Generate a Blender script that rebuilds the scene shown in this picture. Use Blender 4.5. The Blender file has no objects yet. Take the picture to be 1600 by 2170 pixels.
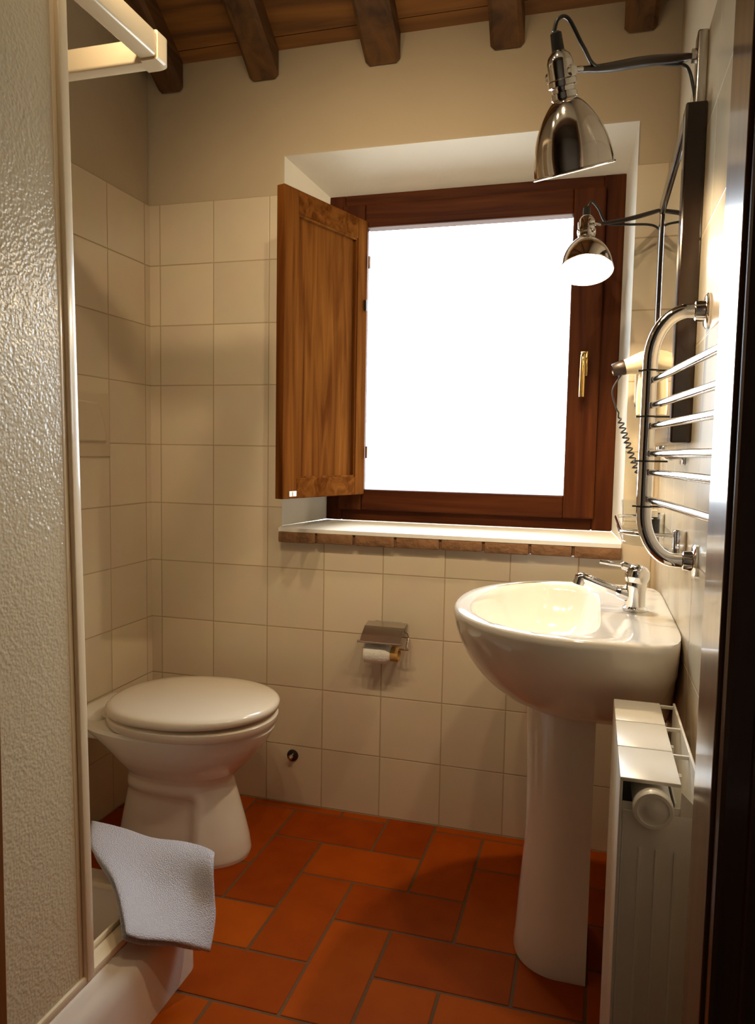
import bpy, bmesh, math, random
from mathutils import Vector, Matrix, noise
random.seed(7)
sc = bpy.context.scene
COL = sc.collection
PI = math.pi
SKY, SPOT_P, LAMP_P, SPOT_E, EXPO = 15, 22, 8.8, 90, 0.0

# ------------------------------------------------------------------ materials
def newmat(name):
    m = bpy.data.materials.new(name); m.use_nodes = True
    nt = m.node_tree; b = nt.nodes['Principled BSDF']
    return m, nt, b
def node(nt, t, **kw):
    n = nt.nodes.new(t)
    for k, v in kw.items(): setattr(n, k, v)
    return n
def mat(name, col, rough=.5, metal=0, spec=.5, coat=0, bump=0, bscale=40, var=0, vscale=6, emis=None, estr=0):
    m, nt, b = newmat(name)
    b.inputs['Base Color'].default_value = (*col, 1)
    b.inputs['Roughness'].default_value = rough
    b.inputs['Metallic'].default_value = metal
    b.inputs['Specular IOR Level'].default_value = spec
    b.inputs['Coat Weight'].default_value = coat
    b.inputs['Coat Roughness'].default_value = .06
    tc = node(nt, 'ShaderNodeTexCoord')
    if var:
        nz = node(nt, 'ShaderNodeTexNoise'); nz.inputs['Scale'].default_value = vscale; nz.inputs['Detail'].default_value = 5
        nt.links.new(tc.outputs['Object'], nz.inputs['Vector'])
        mx = node(nt, 'ShaderNodeMix', data_type='RGBA')
        mx.inputs[6].default_value = (*[c*(1-var) for c in col], 1); mx.inputs[7].default_value = (*[min(1, c*(1+var)) for c in col], 1)
        nt.links.new(nz.outputs['Fac'], mx.inputs[0]); nt.links.new(mx.outputs[2], b.inputs['Base Color'])
    if bump:
        nz = node(nt, 'ShaderNodeTexNoise'); nz.inputs['Scale'].default_value = bscale; nz.inputs['Detail'].default_value = 4
        nt.links.new(tc.outputs['Object'], nz.inputs['Vector'])
        bp = node(nt, 'ShaderNodeBump'); bp.inputs['Strength'].default_value = bump; bp.inputs['Distance'].default_value = .01
        nt.links.new(nz.outputs['Fac'], bp.inputs['Height']); nt.links.new(bp.outputs['Normal'], b.inputs['Normal'])
    if emis:
        b.inputs['Emission Color'].default_value = (*emis, 1); b.inputs['Emission Strength'].default_value = estr
    return m
def wood(name, c1, c2, rough=.35, axis='Z', scale=1.0, coat=0., grain=.25, spec=.5):
    m, nt, b = newmat(name); b.inputs['Specular IOR Level'].default_value = spec
    tc = node(nt, 'ShaderNodeTexCoord'); mp = node(nt, 'ShaderNodeMapping')
    s = {'Z': (26, 26, 1.6), 'X': (1.6, 26, 26), 'Y': (26, 1.6, 26)}[axis]
    mp.inputs['Scale'].default_value = tuple(v*scale for v in s)
    nt.links.new(tc.outputs['Object'], mp.inputs['Vector'])
    nz = node(nt, 'ShaderNodeTexNoise'); nz.inputs['Scale'].default_value = 1.0; nz.inputs['Detail'].default_value = 6; nz.inputs['Distortion'].default_value = 1.2
    nt.links.new(mp.outputs[0], nz.inputs['Vector'])
    cr = node(nt, 'ShaderNodeValToRGB'); cr.color_ramp.elements[0].position = .32; cr.color_ramp.elements[1].position = .7
    cr.color_ramp.elements[0].color = (*c1, 1); cr.color_ramp.elements[1].color = (*c2, 1)
    nt.links.new(nz.outputs['Fac'], cr.inputs[0]); nt.links.new(cr.outputs[0], b.inputs['Base Color'])
    bp = node(nt, 'ShaderNodeBump'); bp.inputs['Strength'].default_value = grain; bp.inputs['Distance'].default_value = .002
    nt.links.new(nz.outputs['Fac'], bp.inputs['Height']); nt.links.new(bp.outputs['Normal'], b.inputs['Normal'])
    b.inputs['Roughness'].default_value = rough
    b.inputs['Coat Weight'].default_value = coat; b.inputs['Coat Roughness'].default_value = .1
    return m
def tiles(name, axis, off, col, grout, size=.2):
    """glazed square tiles; axis = world axis that runs along the wall"""
    m, nt, b = newmat(name)
    g = node(nt, 'ShaderNodeNewGeometry'); sp = node(nt, 'ShaderNodeSeparateXYZ'); nt.links.new(g.outputs['Position'], sp.inputs[0])
    def mth(op, a, bb=None, c=None):
        n = node(nt, 'ShaderNodeMath', operation=op)
        for i, v in enumerate((a, bb, c)):
            if v is None: continue
            if isinstance(v, (int, float)): n.inputs[i].default_value = v
            else: nt.links.new(v, n.inputs[i])
        return n.outputs[0]
    us = mth('DIVIDE', mth('SUBTRACT', sp.outputs[axis], off), size)
    vs = mth('DIVIDE', sp.outputs[2], size)
    fu = mth('ABSOLUTE', mth('SUBTRACT', mth('FRACT', us), .5)); fv = mth('ABSOLUTE', mth('SUBTRACT', mth('FRACT', vs), .5))
    d = mth('MAXIMUM', fu, fv)
    mask = node(nt, 'ShaderNodeMapRange', interpolation_type='SMOOTHSTEP'); mask.inputs[1].default_value = .486; mask.inputs[2].default_value = .496
    nt.links.new(d, mask.inputs[0])
    cb = node(nt, 'ShaderNodeCombineXYZ'); nt.links.new(mth('FLOOR', us), cb.inputs[0]); nt.links.new(mth('FLOOR', vs), cb.inputs[1])
    wn = node(nt, 'ShaderNodeTexWhiteNoise', noise_dimensions='3D'); nt.links.new(cb.outputs[0], wn.inputs['Vector'])
    m1 = node(nt, 'ShaderNodeMix', data_type='RGBA')
    m1.inputs[6].default_value = (*[c*.93 for c in col], 1); m1.inputs[7].default_value = (*[min(1, c*1.04) for c in col], 1)
    nt.links.new(wn.outputs['Value'], m1.inputs[0])
    nz = node(nt, 'ShaderNodeTexNoise'); nz.inputs['Scale'].default_value = 9; nz.inputs['Detail'].default_value = 3
    nt.links.new(g.outputs['Position'], nz.inputs['Vector'])
    m3 = node(nt, 'ShaderNodeMix', data_type='RGBA', blend_type='MULTIPLY'); m3.inputs[0].default_value = .12
    nt.links.new(m1.outputs[2], m3.inputs[6]); nt.links.new(nz.outputs['Color'], m3.inputs[7])
    m2 = node(nt, 'ShaderNodeMix', data_type='RGBA'); m2.inputs[7].default_value = (*grout, 1)
    nt.links.new(mask.outputs[0], m2.inputs[0]); nt.links.new(m3.outputs[2], m2.inputs[6]); nt.links.new(m2.outputs[2], b.inputs['Base Color'])
    r = node(nt, 'ShaderNodeMapRange'); r.inputs[3].default_value = .2; r.inputs[4].default_value = .75
    nt.links.new(mask.outputs[0], r.inputs[0]); nt.links.new(r.outputs[0], b.inputs['Roughness'])
    n2 = node(nt, 'ShaderNodeTexNoise'); n2.inputs['Scale'].default_value = 14; nt.links.new(g.outputs['Position'], n2.inputs['Vector'])
    hgt = mth('SUBTRACT', mth('MULTIPLY', n2.outputs['Fac'], .35), mask.outputs[0])
    bp = node(nt, 'ShaderNodeBump'); bp.inputs['Strength'].default_value = .5; bp.inputs['Distance'].default_value = .0015
    nt.links.new(hgt, bp.inputs['Height']); nt.links.new(bp.outputs['Normal'], b.inputs['Normal'])
    b.inputs['Specular IOR Level'].default_value = .45
    return m

TILE = (.70, .585, .42); GROUT = (.44, .33, .20)
M = {}
M['tile_back'] = tiles('glazed tiles back', 0, .239, TILE, GROUT)
M['tile_side'] = tiles('glazed tiles side', 1, -.03, TILE, GROUT)
M['plaster'] = mat('warm plaster', (.50, .40, .27), .9, bump=.25, bscale=18, var=.06)
M['white_plaster'] = mat('white plaster', (.80, .77, .70), .85, bump=.2, bscale=22, var=.03)
M['hall'] = mat('hall plaster', (.35, .28, .2), .9)
M['grout'] = mat('floor grout', (.13, .055, .015), .9, bump=.3, bscale=60)
M['dark_wood'] = wood('walnut stained window wood', (.035, .008, .003), (.085, .023, .006), .5, 'X', spec=.05)
M['dark_wood_v'] = wood('walnut stained upright wood', (.035, .008, .003), (.085, .023, .006), .5, 'Z', spec=.05)
M['shutter_wood'] = wood('chestnut shutter wood', (.065, .018, .004), (.165, .056, .011), .6, 'Z', spec=0)
M['shutter_edge'] = wood('chestnut shutter rails', (.06, .016, .003), (.15, .050, .010), .6, 'X', spec=0)
M['door_wood'] = wood('varnished door wood', (.10, .036, .010), (.20, .078, .022), .3, 'Z', coat=.6, grain=.04)
M['beam'] = wood('old beam wood', (.06, .024, .006), (.17, .075, .019), .75, 'Y', .7, grain=.8)
M['board'] = wood('ceiling board wood', (.13, .05, .012), (.36, .15, .030), .65, 'X', .6, grain=.5)
M['ceramic'] = mat('white sanitary ceramic', (.84, .79, .71), .08, spec=.6, coat=.4)
M['seat_plastic'] = mat('white seat plastic', (.80, .71, .58), .16, spec=.55)
M['chrome'] = mat('chrome', (.80, .78, .76), .07, 1)
M['steel'] = mat('brushed steel', (.62, .58, .54), .22, 1)
M['shade_out'] = mat('polished nickel shade', (.72, .66, .60), .10, 1)
M['shade_in'] = mat('white enamel inside shade', (.9, .86, .78), .4)
M['black'] = mat('black plastic', (.012, .011, .010), .4)
M['dark_metal'] = mat('dark bronze metal', (.05, .035, .028), .35, .6)
M['brass'] = mat('polished brass', (.85, .55, .18), .18, 1)
M['bulb'] = mat('warm lamp bulb', (1, .9, .7), .4, emis=(1, .80, .52), estr=90)
M['alum'] = mat('cream enamelled aluminium', (.82, .78, .70), .3, spec=.5)
M['frame_alu'] = mat('cream enamelled shower profile', (.78, .64, .44), .25, spec=.6, coat=.3)
M['tray'] = mat('shower tray acrylic', (.74, .64, .54), .18, spec=.5)
M['towel'] = mat('white terry towel', (.93, .90, .99), .95, bump=1.0, bscale=420, var=.03)
M['paper'] = mat('toilet paper', (.88, .84, .76), .95, bump=.3, bscale=120)
M['card'] = mat('brown cardboard', (.50, .28, .08), .8)
M['dryer'] = mat('ivory dryer plastic', (.80, .66, .42), .3)
M['plate'] = mat('cream flush plate plastic', (.60, .49, .34), .25)
M['rubber'] = mat('dark rubber', (.02, .018, .016), .6)
M['copper_dark'] = mat('dark plastic trap', (.018, .016, .015), .4)
M['label'] = mat('silver label', (.7, .68, .6), .4, .3)

def floor_tile_mat():
    m, nt, b = newmat('terracotta tiles')
    at = node(nt, 'ShaderNodeAttribute', attribute_name='rnd')
    tc = node(nt, 'ShaderNodeTexCoord')
    nz = node(nt, 'ShaderNodeTexNoise'); nz.inputs['Scale'].default_value = 11; nz.inputs['Detail'].default_value = 6
    nt.links.new(tc.outputs['Object'], nz.inputs['Vector'])
    ad = node(nt, 'ShaderNodeMath', operation='MULTIPLY_ADD'); ad.inputs[1].default_value = .55
    nt.links.new(at.outputs['Fac'], ad.inputs[0]); 
    m0 = node(nt, 'ShaderNodeMath', operation='MULTIPLY'); m0.inputs[1].default_value = .45
    nt.links.new(nz.outputs['Fac'], m0.inputs[0]); nt.links.new(m0.outputs[0], ad.inputs[2])
    cr = node(nt, 'ShaderNodeValToRGB')
    cr.color_ramp.elements[0].position = .15; cr.color_ramp.elements[0].color = (.22, .030, .001, 1)
    cr.color_ramp.elements[1].position = .85; cr.color_ramp.elements[1].color = (.40, .075, .003, 1)
    nt.links.new(ad.outputs[0], cr.inputs[0]); nt.links.new(cr.outputs[0], b.inputs['Base Color'])
    b.inputs['Roughness'].default_value = .62
    b.inputs['Specular IOR Level'].default_value = .05
    bp = node(nt, 'ShaderNodeBump'); bp.inputs['Strength'].default_value = .35; bp.inputs['Distance'].default_value = .004
    nt.links.new(nz.outputs['Fac'], bp.inputs['Height']); nt.links.new(bp.outputs['Normal'], b.inputs['Normal'])
    return m
M['terracotta'] = floor_tile_mat()

def pane_mat():
    m, nt, b = newmat('clear window glass')
    out = nt.nodes['Material Output']; nt.nodes.remove(b)
    tr = node(nt, 'ShaderNodeBsdfTransparent'); tr.inputs[0].default_value = (.97, .98, .98, 1)
    gl = node(nt, 'ShaderNodeBsdfGlossy'); gl.inputs['Roughness'].default_value = .02
    lw = node(nt, 'ShaderNodeLayerWeight'); lw.inputs[0].default_value = .5
    pw = node(nt, 'ShaderNodeMath', operation='POWER'); nt.links.new(lw.outputs['Facing'], pw.inputs[0]); pw.inputs[1].default_value = 5
    fr = node(nt, 'ShaderNodeMath', operation='MULTIPLY_ADD'); nt.links.new(pw.outputs[0], fr.inputs[0]); fr.inputs[1].default_value = .9; fr.inputs[2].default_value = .04
    mx = node(nt, 'ShaderNodeMixShader')
    nt.links.new(fr.outputs[0], mx.inputs[0]); nt.links.new(tr.outputs[0], mx.inputs[1]); nt.links.new(gl.outputs[0], mx.inputs[2])
    nt.links.new(mx.outputs[0], out.inputs[0]); return m
M['glass'] = pane_mat()
def frosted():
    m, nt, b = newmat('pebbled shower glass')
    out = nt.nodes['Material Output']
    tc = node(nt, 'ShaderNodeTexCoord')
    vo = node(nt, 'ShaderNodeTexVoronoi', feature='SMOOTH_F1'); vo.inputs['Scale'].default_value = 190
    nt.links.new(tc.outputs['Object'], vo.inputs['Vector'])
    nz = node(nt, 'ShaderNodeTexNoise'); nz.inputs['Scale'].default_value = 90; nz.inputs['Detail'].default_value = 2
    nt.links.new(tc.outputs['Object'], nz.inputs['Vector'])
    ad = node(nt, 'ShaderNodeMath', operation='ADD'); nt.links.new(vo.outputs['Distance'], ad.inputs[0]); nt.links.new(nz.outputs['Fac'], ad.inputs[1])
    bp = node(nt, 'ShaderNodeBump'); bp.inputs['Strength'].default_value = .40; bp.inputs['Distance'].default_value = .0028
    nt.links.new(ad.outputs[0], bp.inputs['Height'])
    b.inputs['Base Color'].default_value = (.80, .70, .52, 1)
    b.inputs['Roughness'].default_value = .22; b.inputs['Specular IOR Level'].default_value = .8
    nt.links.new(bp.outputs['Normal'], b.inputs['Normal'])
    tl = node(nt, 'ShaderNodeBsdfTranslucent'); tl.inputs[0].default_value = (.86, .82, .70, 1)
    nt.links.new(bp.outputs['Normal'], tl.inputs['Normal'])
    mx = node(nt, 'ShaderNodeMixShader'); mx.inputs[0].default_value = .42
    nt.links.new(b.outputs[0], mx.inputs[1]); nt.links.new(tl.outputs[0], mx.inputs[2]); nt.links.new(mx.outputs[0], out.inputs[0])
    return m
M['frosted'] = frosted()

# ------------------------------------------------------------------ mesh helpers
def box(bm, lo, hi, mi=0, bev=0, seg=2):
    b2 = bmesh.new()
    bmesh.ops.create_cube(b2, size=1)
    for v in b2.verts:
        v.co = Vector([(lo[i]+hi[i])/2 + v.co[i]*(hi[i]-lo[i]) for i in range(3)])
    if bev: bmesh.ops.bevel(b2, geom=b2.edges[:], offset=bev, segments=seg, affect='EDGES', profile=.5, clamp_overlap=True)
    for f in b2.faces: f.material_index = mi
    merge(bm, b2); b2.free()
def merge(bm, b2, mtx=None):
    vm = {}
    for v in b2.verts: vm[v] = bm.verts.new(mtx @ v.co if mtx else v.co)
    for f in b2.faces:
        try:
            g = bm.faces.new([vm[v] for v in f.verts]); g.material_index = f.material_index; g.smooth = f.smooth
        except ValueError: pass
def rings(bm, rs, cap0=True, cap1=True, mi=0, closed=True):
    """rs: list of vertex rings"""
    vs = [[bm.verts.new(p) for p in r] for r in rs]
    n = len(vs[0])
    for a, b in zip(vs, vs[1:]):
        for i in range(n if closed else n-1):
            j = (i+1) % n
            f = bm.faces.new((a[i], a[j], b[j], b[i])); f.material_index = mi
    if cap0: f = bm.faces.new(vs[0][::-1]); f.material_index = mi
    if cap1: f = bm.faces.new(vs[-1]); f.material_index = mi
    return vs
def frame_of(d):
    d = d.normalized(); a = Vector((0, 0, 1)) if abs(d.z) < .9 else Vector((1, 0, 0))
    u = d.cross(a).normalized(); return u, d.cross(u).normalized()
def tube(bm, pts, r, n=12, cap=True, mi=0):
    pts = [Vector(p) for p in pts]; R = r if isinstance(r, (list, tuple)) else [r]*len(pts)
    rs = []; u = None
    for i, p in enumerate(pts):
        d = (pts[min(i+1, len(pts)-1)] - pts[max(i-1, 0)]).normalized()
        if u is None: u, w = frame_of(d)
        else:
            u = (u - d*u.dot(d)).normalized(); w = d.cross(u)
        rs.append([p + (u*math.cos(2*PI*k/n) + w*math.sin(2*PI*k/n))*R[i] for k in range(n)])
    rings(bm, rs, cap, cap, mi)
def lathe(bm, prof, origin, axis, n=40, mi=0, cap=True):
    """prof: (distance along axis, radius)"""
    o = Vector(origin); d = Vector(axis).normalized(); u, w = frame_of(d)
    rings(bm, [[o + d*h + (u*math.cos(2*PI*k/n) + w*math.sin(2*PI*k/n))*max(r, 1e-4) for k in range(n)] for h, r in prof], cap, cap, mi)
def smooth_path(pts, k=8):
    pts = [Vector(p) for p in pts]; P = [pts[0]] + pts + [pts[-1]]; out = []
    for i in range(1, len(P)-2):
        for s in range(k):
            t = s/k; a, b, c, d = P[i-1], P[i], P[i+1], P[i+2]
            out.append(.5*((2*b) + (c-a)*t + (2*a-5*b+4*c-d)*t*t + (3*b-a-3*c+d)*t**3))
    out.append(pts[-1]); return out
def prism(bm, poly, axis, a, b, mi=0):
    """polygon in the two other axes extruded along axis from a to b"""
    def P(q, t):
        if axis == 0: return Vector((t, q[0], q[1]))
        if axis == 1: return Vector((q[0], t, q[1]))
        return Vector((q[0], q[1], t))
    rings(bm, [[P(q, a) for q in poly], [P(q, b) for q in poly]], mi=mi)
def obj(name, bm, m, parent=None, smooth=None, **props):
    bmesh.ops.recalc_face_normals(bm, faces=bm.faces[:])
    me = bpy.data.meshes.new(name); 
    if smooth is not None:
        for f in bm.faces: f.smooth = True
    bm.to_mesh(me); bm.free()
    for x in (m if isinstance(m, (list, tuple)) else [m]): me.materials.append(M[x] if isinstance(x, str) else x)
    if smooth is not None:
        try: me.set_sharp_from_angle(angle=math.radians(smooth))
        except Exception: pass
    o = bpy.data.objects.new(name, me); COL.objects.link(o)
    if parent is not None:
        w = parent_world(parent); me.transform(w.inverted()); o.parent = parent
    for k, v in props.items(): o[k] = v
    return o
def parent_world(p):
    m = Matrix.LocRotScale(p.location, p.rotation_euler, p.scale)
    while p.parent is not None:
        p = p.parent; m = Matrix.LocRotScale(p.location, p.rotation_euler, p.scale) @ m
    return m
def thing(name, label, cat, loc, group=None):
    o = bpy.data.objects.new(name, None); COL.objects.link(o); o.location = loc
    o.empty_display_size = .05
    if label: o['label'] = label
    if cat: o['category'] = cat
    if group: o['group'] = group
    return o
def B(): return bmesh.new()
def struct(o, label=None, cat=None):
    o['kind'] = 'structure'
    if label: o['label'] = label
    if cat: o['category'] = cat
    return o

W = 1.6486; YF = -1.40; YB = -1.50; CZ = 2.447; T = .70     # right wall, front wall inner / outer face, eaves height, roof slope
def roof(y): return CZ - T*y
# ------------------------------------------------------------------ setting
# floor: terracotta laid in herringbone
bm = B(); CU, RU = .1555, .1715; X0, Y0 = .565, -.21; g = .0035
lay = []
def addtile(x0, y0, x1, y1):
    x0, x1 = sorted((x0, x1)); y0, y1 = sorted((y0, y1))
    x0 = max(x0, 0.0); x1 = min(x1, W); y0 = max(y0, YB); y1 = min(y1, 0.0)
    if x1-x0 < .012 or y1-y0 < .012: return
    n0 = len(bm.faces); box(bm, (x0+g, y0+g, -.02), (x1-g, y1-g, 0), 0, .0022, 2)
    lay.append((len(bm.faces)-n0, random.random()))
for i in range(-6, 12):
    for j in range(-4, 12):
        m_ = (i-j) % 4
        x = X0 + i*CU; y = Y0 - j*RU
        if m_ == 1: addtile(x, y, x+2*CU, y-RU)
        if m_ == 0: addtile(x, y, x+CU, y-2*RU)
box(bm, (0, YB, -.05), (W, 0, -.0018), 1)
fl = obj('floor', bm, ['terracotta', 'grout'])
at = fl.data.attributes.new('rnd', 'FLOAT', 'FACE')
vals = [r for c, r in lay for _ in range(c)]; vals += [0]*(len(fl.data.polygons)-len(vals))
at.data.foreach_set('value', vals)
struct(fl, 'orange terracotta floor tiles laid in a herringbone pattern', 'floor')
bm = B(); box(bm, (-1.2, -3.6, -.05), (2.6, YB-.001, -.001)); struct(obj('floor_hall', bm, mat('hall boards', (.09, .05, .03), .6)))

# back wall with the window opening (x .49-1.556, z .935-2.118), splayed reveal
WX0, WX1, WZ0, WZ1 = .490, 1.556, .940, 2.118
FX0, FX1, FZ0, FZ1, FY = .592, 1.531, .955, 2.030, .15
bm = B()
def slab(x0, x1, z0, z1, y, mi): box(bm, (x0, y, z0), (x1, .34, z1), mi)
Z2 = 2.0; P_ = .007
slab(-.12, WX0, -.05, Z2, 0, 0); slab(WX1, W+.12, -.05, Z2, 0, 0); slab(WX0, WX1, -.05, WZ0-.05, 0, 0)
slab(-.12, WX0, Z2, CZ+.1, P_, 1); slab(WX1, W+.12, Z2, CZ+.1, P_, 1); slab(WX0, WX1, WZ1, CZ+.1, P_, 1)
# splayed white reveal
a = [(WX0, .0, WZ0), (WX1, .0, WZ0), (WX1, .0, WZ1), (WX0, .0, WZ1)]
b_ = [(FX0, FY, FZ0), (FX1, FY, FZ0), (FX1, FY, FZ1), (FX0, FY, FZ1)]
c_ = [(FX0-.02, .34, FZ0-.02), (FX1+.02, .34, FZ0-.02), (FX1+.02, .34, FZ1+.02), (FX0-.02, .34, FZ1+.02)]
def quad(p, q, r, s, mi):
    f = bm.faces.new([bm.verts.new(v) for v in (p, q, r, s)]); f.material_index = mi
for k in (1, 2, 3):
    k2 = (k+1) % 4; quad(a[k], a[k2], b_[k2], b_[k], 2); quad(b_[k], b_[k2], c_[k2], c_[k], 2)
quad(b_[0], b_[1], c_[1], c_[0], 2)
me_ = bpy.data.meshes.new('wall_back'); 
bm.to_mesh(me_); bm.free()
for k in ('tile_back', 'plaster', 'white_plaster'): me_.materials.append(M[k])
wb = bpy.data.objects.new('wall_back', me_); COL.objects.link(wb); struct(wb, 'back wall with beige glazed tiles below plaster and a deep white window reveal', 'wall')
# rough plaster lip on top of the tiles and white patches round the beam ends are part of the plaster
# side walls
def sidewall(name, x0, x1, xin, y1=YB):
    bm = B()
    box(bm, (min(x0, xin), y1, -.05), (max(x0, xin), 0, Z2), 0)
    sg = 1 if x0 < xin else -1
    xi = xin - sg*P_
    prism(bm, [(0, Z2), (y1, Z2), (y1, roof(y1)), (0, roof(0))], 0, x0, xi, 1)
    return struct(obj(name, bm, ['tile_side', 'plaster']))
o = sidewall('wall_left', -.12, 0, 0); o['label'] = 'left wall with beige glazed tiles behind the toilet'; o['category'] = 'wall'
o = sidewall('wall_right', W+.12, W, W); o['label'] = 'right wall with glazed tiles behind the basin and mirror'; o['category'] = 'wall'
# front wall with the doorway the camera looks through
JL, JR, DH = .654, 1.59, 2.12
bm = B()
box(bm, (-.12, YB, -.05), (JL-.03, YF, roof(YF)), 0); box(bm, (JR+.03, YB, -.05), (W+.12, YF, roof(YF)), 0); box(bm, (JL-.03, YB, DH+.03), (JR+.03, YF, roof(YF)), 0)
struct(obj('wall_front', bm, 'plaster'), 'front wall around the doorway', 'wall')
# the dark hall the picture is taken from
bm = B()
box(bm, (-1.3, -3.6, 0), (-1.2, YB, 2.6)); box(bm, (2.6, -3.6, 0), (2.7, YB, 2.6)); box(bm, (-1.3, -3.7, 0), (2.7, -3.6, 2.6))
box(bm, (-1.3, YB-.02, 0), (-.12, YB-.002, 2.6)); box(bm, (W+.12, YB-.02, 0), (2.7, YB-.002, 2.6)); box(bm, (-1.3, YB-.02, 2.5), (2.7, YB-.002, 3.0))
struct(obj('wall_hall', bm, 'hall'))
bm = B(); box(bm, (-1.3, -3.7, 2.6), (2.7, YB-.02, 2.7)); struct(obj('ceiling_hall', bm, 'hall'))
# door frame
d = bpy.data.objects.new('door_1', None); COL.objects.link(d); d.location = ((JL+JR)/2, (YF+YB)/2, 0); struct(d, 'dark varnished wooden door frame at the right edge', 'door frame')
bm = B(); box(bm, (JR, YB-.012, 0), (JR+.03, YF, DH+.03), 0, .002)
obj('door_jamb', bm, 'door_wood', d)
bm = B(); box(bm, (JL-.03, YB-.012, 0), (JL, YF, DH+.03), 0, .002); obj('door_jamb', bm, 'door_wood', d)
bm = B(); box(bm, (JL, YB-.012, DH), (JR, YF, DH+.03), 0, .002); obj('door_head', bm, 'door_wood', d)
bm = B(); box(bm, (JR+.004, YB-.03, 0), (JR+.085, YB-.0125, DH+.10), 0, .006); box(bm, (JR+.03, YB-.036, 0), (JR+.07, YB-.03, DH+.09), 0, .003); obj('architrave', bm, 'door_wood', d)
bm = B(); box(bm, (JL-.085, YB-.03, 0), (JL-.004, YB-.0125, DH+.10), 0, .006); obj('architrave', bm, 'door_wood', d)
bm = B(); box(bm, (JL-.004, YB-.03, DH+.004), (JR+.004, YB-.0125, DH+.085), 0, .006); obj('architrave', bm, 'door_wood', d)
# sloping board ceiling: boards laid across
bm = B(); y = .12; k = 0
L = math.hypot(1, T); n_ = Vector((0, T, 1)).normalized(); 
while y > YB-.02:
    y2 = y - .148
    p0 = Vector((0, y-.0015, roof(y-.0015))); p1 = Vector((0, y2+.0015, roof(y2+.0015)))
    jit = random.uniform(-.003, .003)
    q = [p0 + n_*jit, p1 + n_*jit, p1 + n_*.03, p0 + n_*.03]
    prism(bm, [(v.y, v.z) for v in q], 0, -.12, W+.12); y = y2
p0 = Vector((0, .3, roof(.3))); p1 = Vector((0, YB-.02, roof(YB-.02)))
prism(bm, [(v.y, v.z) for v in (p0+n_*.031, p1+n_*.031, p1+n_*.08, p0+n_*.08)], 0, -.12, W+.12)
struct(obj('ceiling', bm, 'board'), 'sloping ceiling of dark orange-brown wooden boards', 'ceiling')
# rafters
for bx0, bx1, where in ((.035, .128, 'over the toilet, beside the left wall'), (.365, .468, 'second from the left wall, over the shutter'), (.755, .862, 'above the middle of the window'), (1.135, 1.232, 'above the right half of the window'), (1.505, 1.592, 'next to the right wall, above the lamps')):
    bm = B(); Hb = .088; rs = []
    for s in range(26):
        y = .0 + (YF)*s/25
        zt = roof(y)-.001; w = .0025
        jl = noise.noise(Vector((bx0*9, y*4, 0)))*.006; jr = noise.noise(Vector((bx1*9, y*4, 3)))*.006; jb = noise.noise(Vector((bx0*5, y*4, 7)))*.006
        zb = zt - Hb*1.0 + jb
        rs.append([(bx0+jl, y, zt), (bx0+jl, y, zb+.012), (bx0+jl+.012, y, zb), (bx1+jr-.012, y, zb), (bx1+jr, y, zb+.012), (bx1+jr, y, zt)])
    rings(bm, rs)
    o = obj('ceiling_beam', bm, 'beam'); struct(o, 'dark wooden ceiling beam ' + where, 'ceiling beam'); o['group'] = 'rafters under the sloping ceiling'

# ------------------------------------------------------------------ window
win = bpy.data.objects.new('window_1', None); COL.objects.link(win); win.location = ((FX0+FX1)/2, FY, FZ0); struct(win, 'dark wooden window with one bright pane, set deep in the back wall', 'window')
def rect_frame(bm, x0, x1, z0, z1, wl, wr, wb_, wt, y0, y1, bev=.003):
    box(bm, (x0, y0, z0), (x0+wl, y1, z1), 0, bev); box(bm, (x1-wr, y0, z0), (x1, y1, z1), 0, bev)
    box(bm, (x0+wl, y0+.0004, z0), (x1-wr, y1, z0+wb_), 1, bev); box(bm, (x0+wl, y0+.0004, z1-wt), (x1-wr, y1, z1), 1, bev)
bm = B(); rect_frame(bm, FX0, FX1, FZ0, FZ1, .055, .062, .045, .045, FY-.004, FY+.06)
obj('window_frame', bm, ['dark_wood_v', 'dark_wood'], win)
SX0, SX1, SZ0, SZ1 = .640, 1.476, .992, 1.993
GX0, GX1, GZ0, GZ1 = .722, 1.382, 1.062, 1.918
bm = B(); rect_frame(bm, SX0, SX1, SZ0, SZ1, GX0-SX0, SX1-GX1, GZ0-SZ0, SZ1-GZ1, FY-.024, FY+.03, .005)
sash = obj('window_sash', bm, ['dark_wood_v', 'dark_wood'], win)
bm = B(); box(bm, (GX0-.01, FY+.005, GZ0-.01), (GX1+.01, FY+.009, GZ1+.01)); obj('window_pane', bm, 'glass', win)
bm = B()
box(bm, (1.4185, FY-.030, 1.43), (1.4405, FY-.024, 1.505), 0, .002)
lathe(bm, [(0, .009), (.028, .009)], (1.4295, FY-.029, 1.487), (0, -1, 0), 16)
tube(bm, smooth_path([(1.4275, FY-.052, 1.492), (1.4275, FY-.060, 1.482), (1.4270, FY-.062, 1.45), (1.4265, FY-.062, 1.38), (1.4265, FY-.061, 1.365)]), [.0085]*33, 12)
obj('window_handle', bm, 'brass', win, 35, label='brass lever handle')
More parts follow.
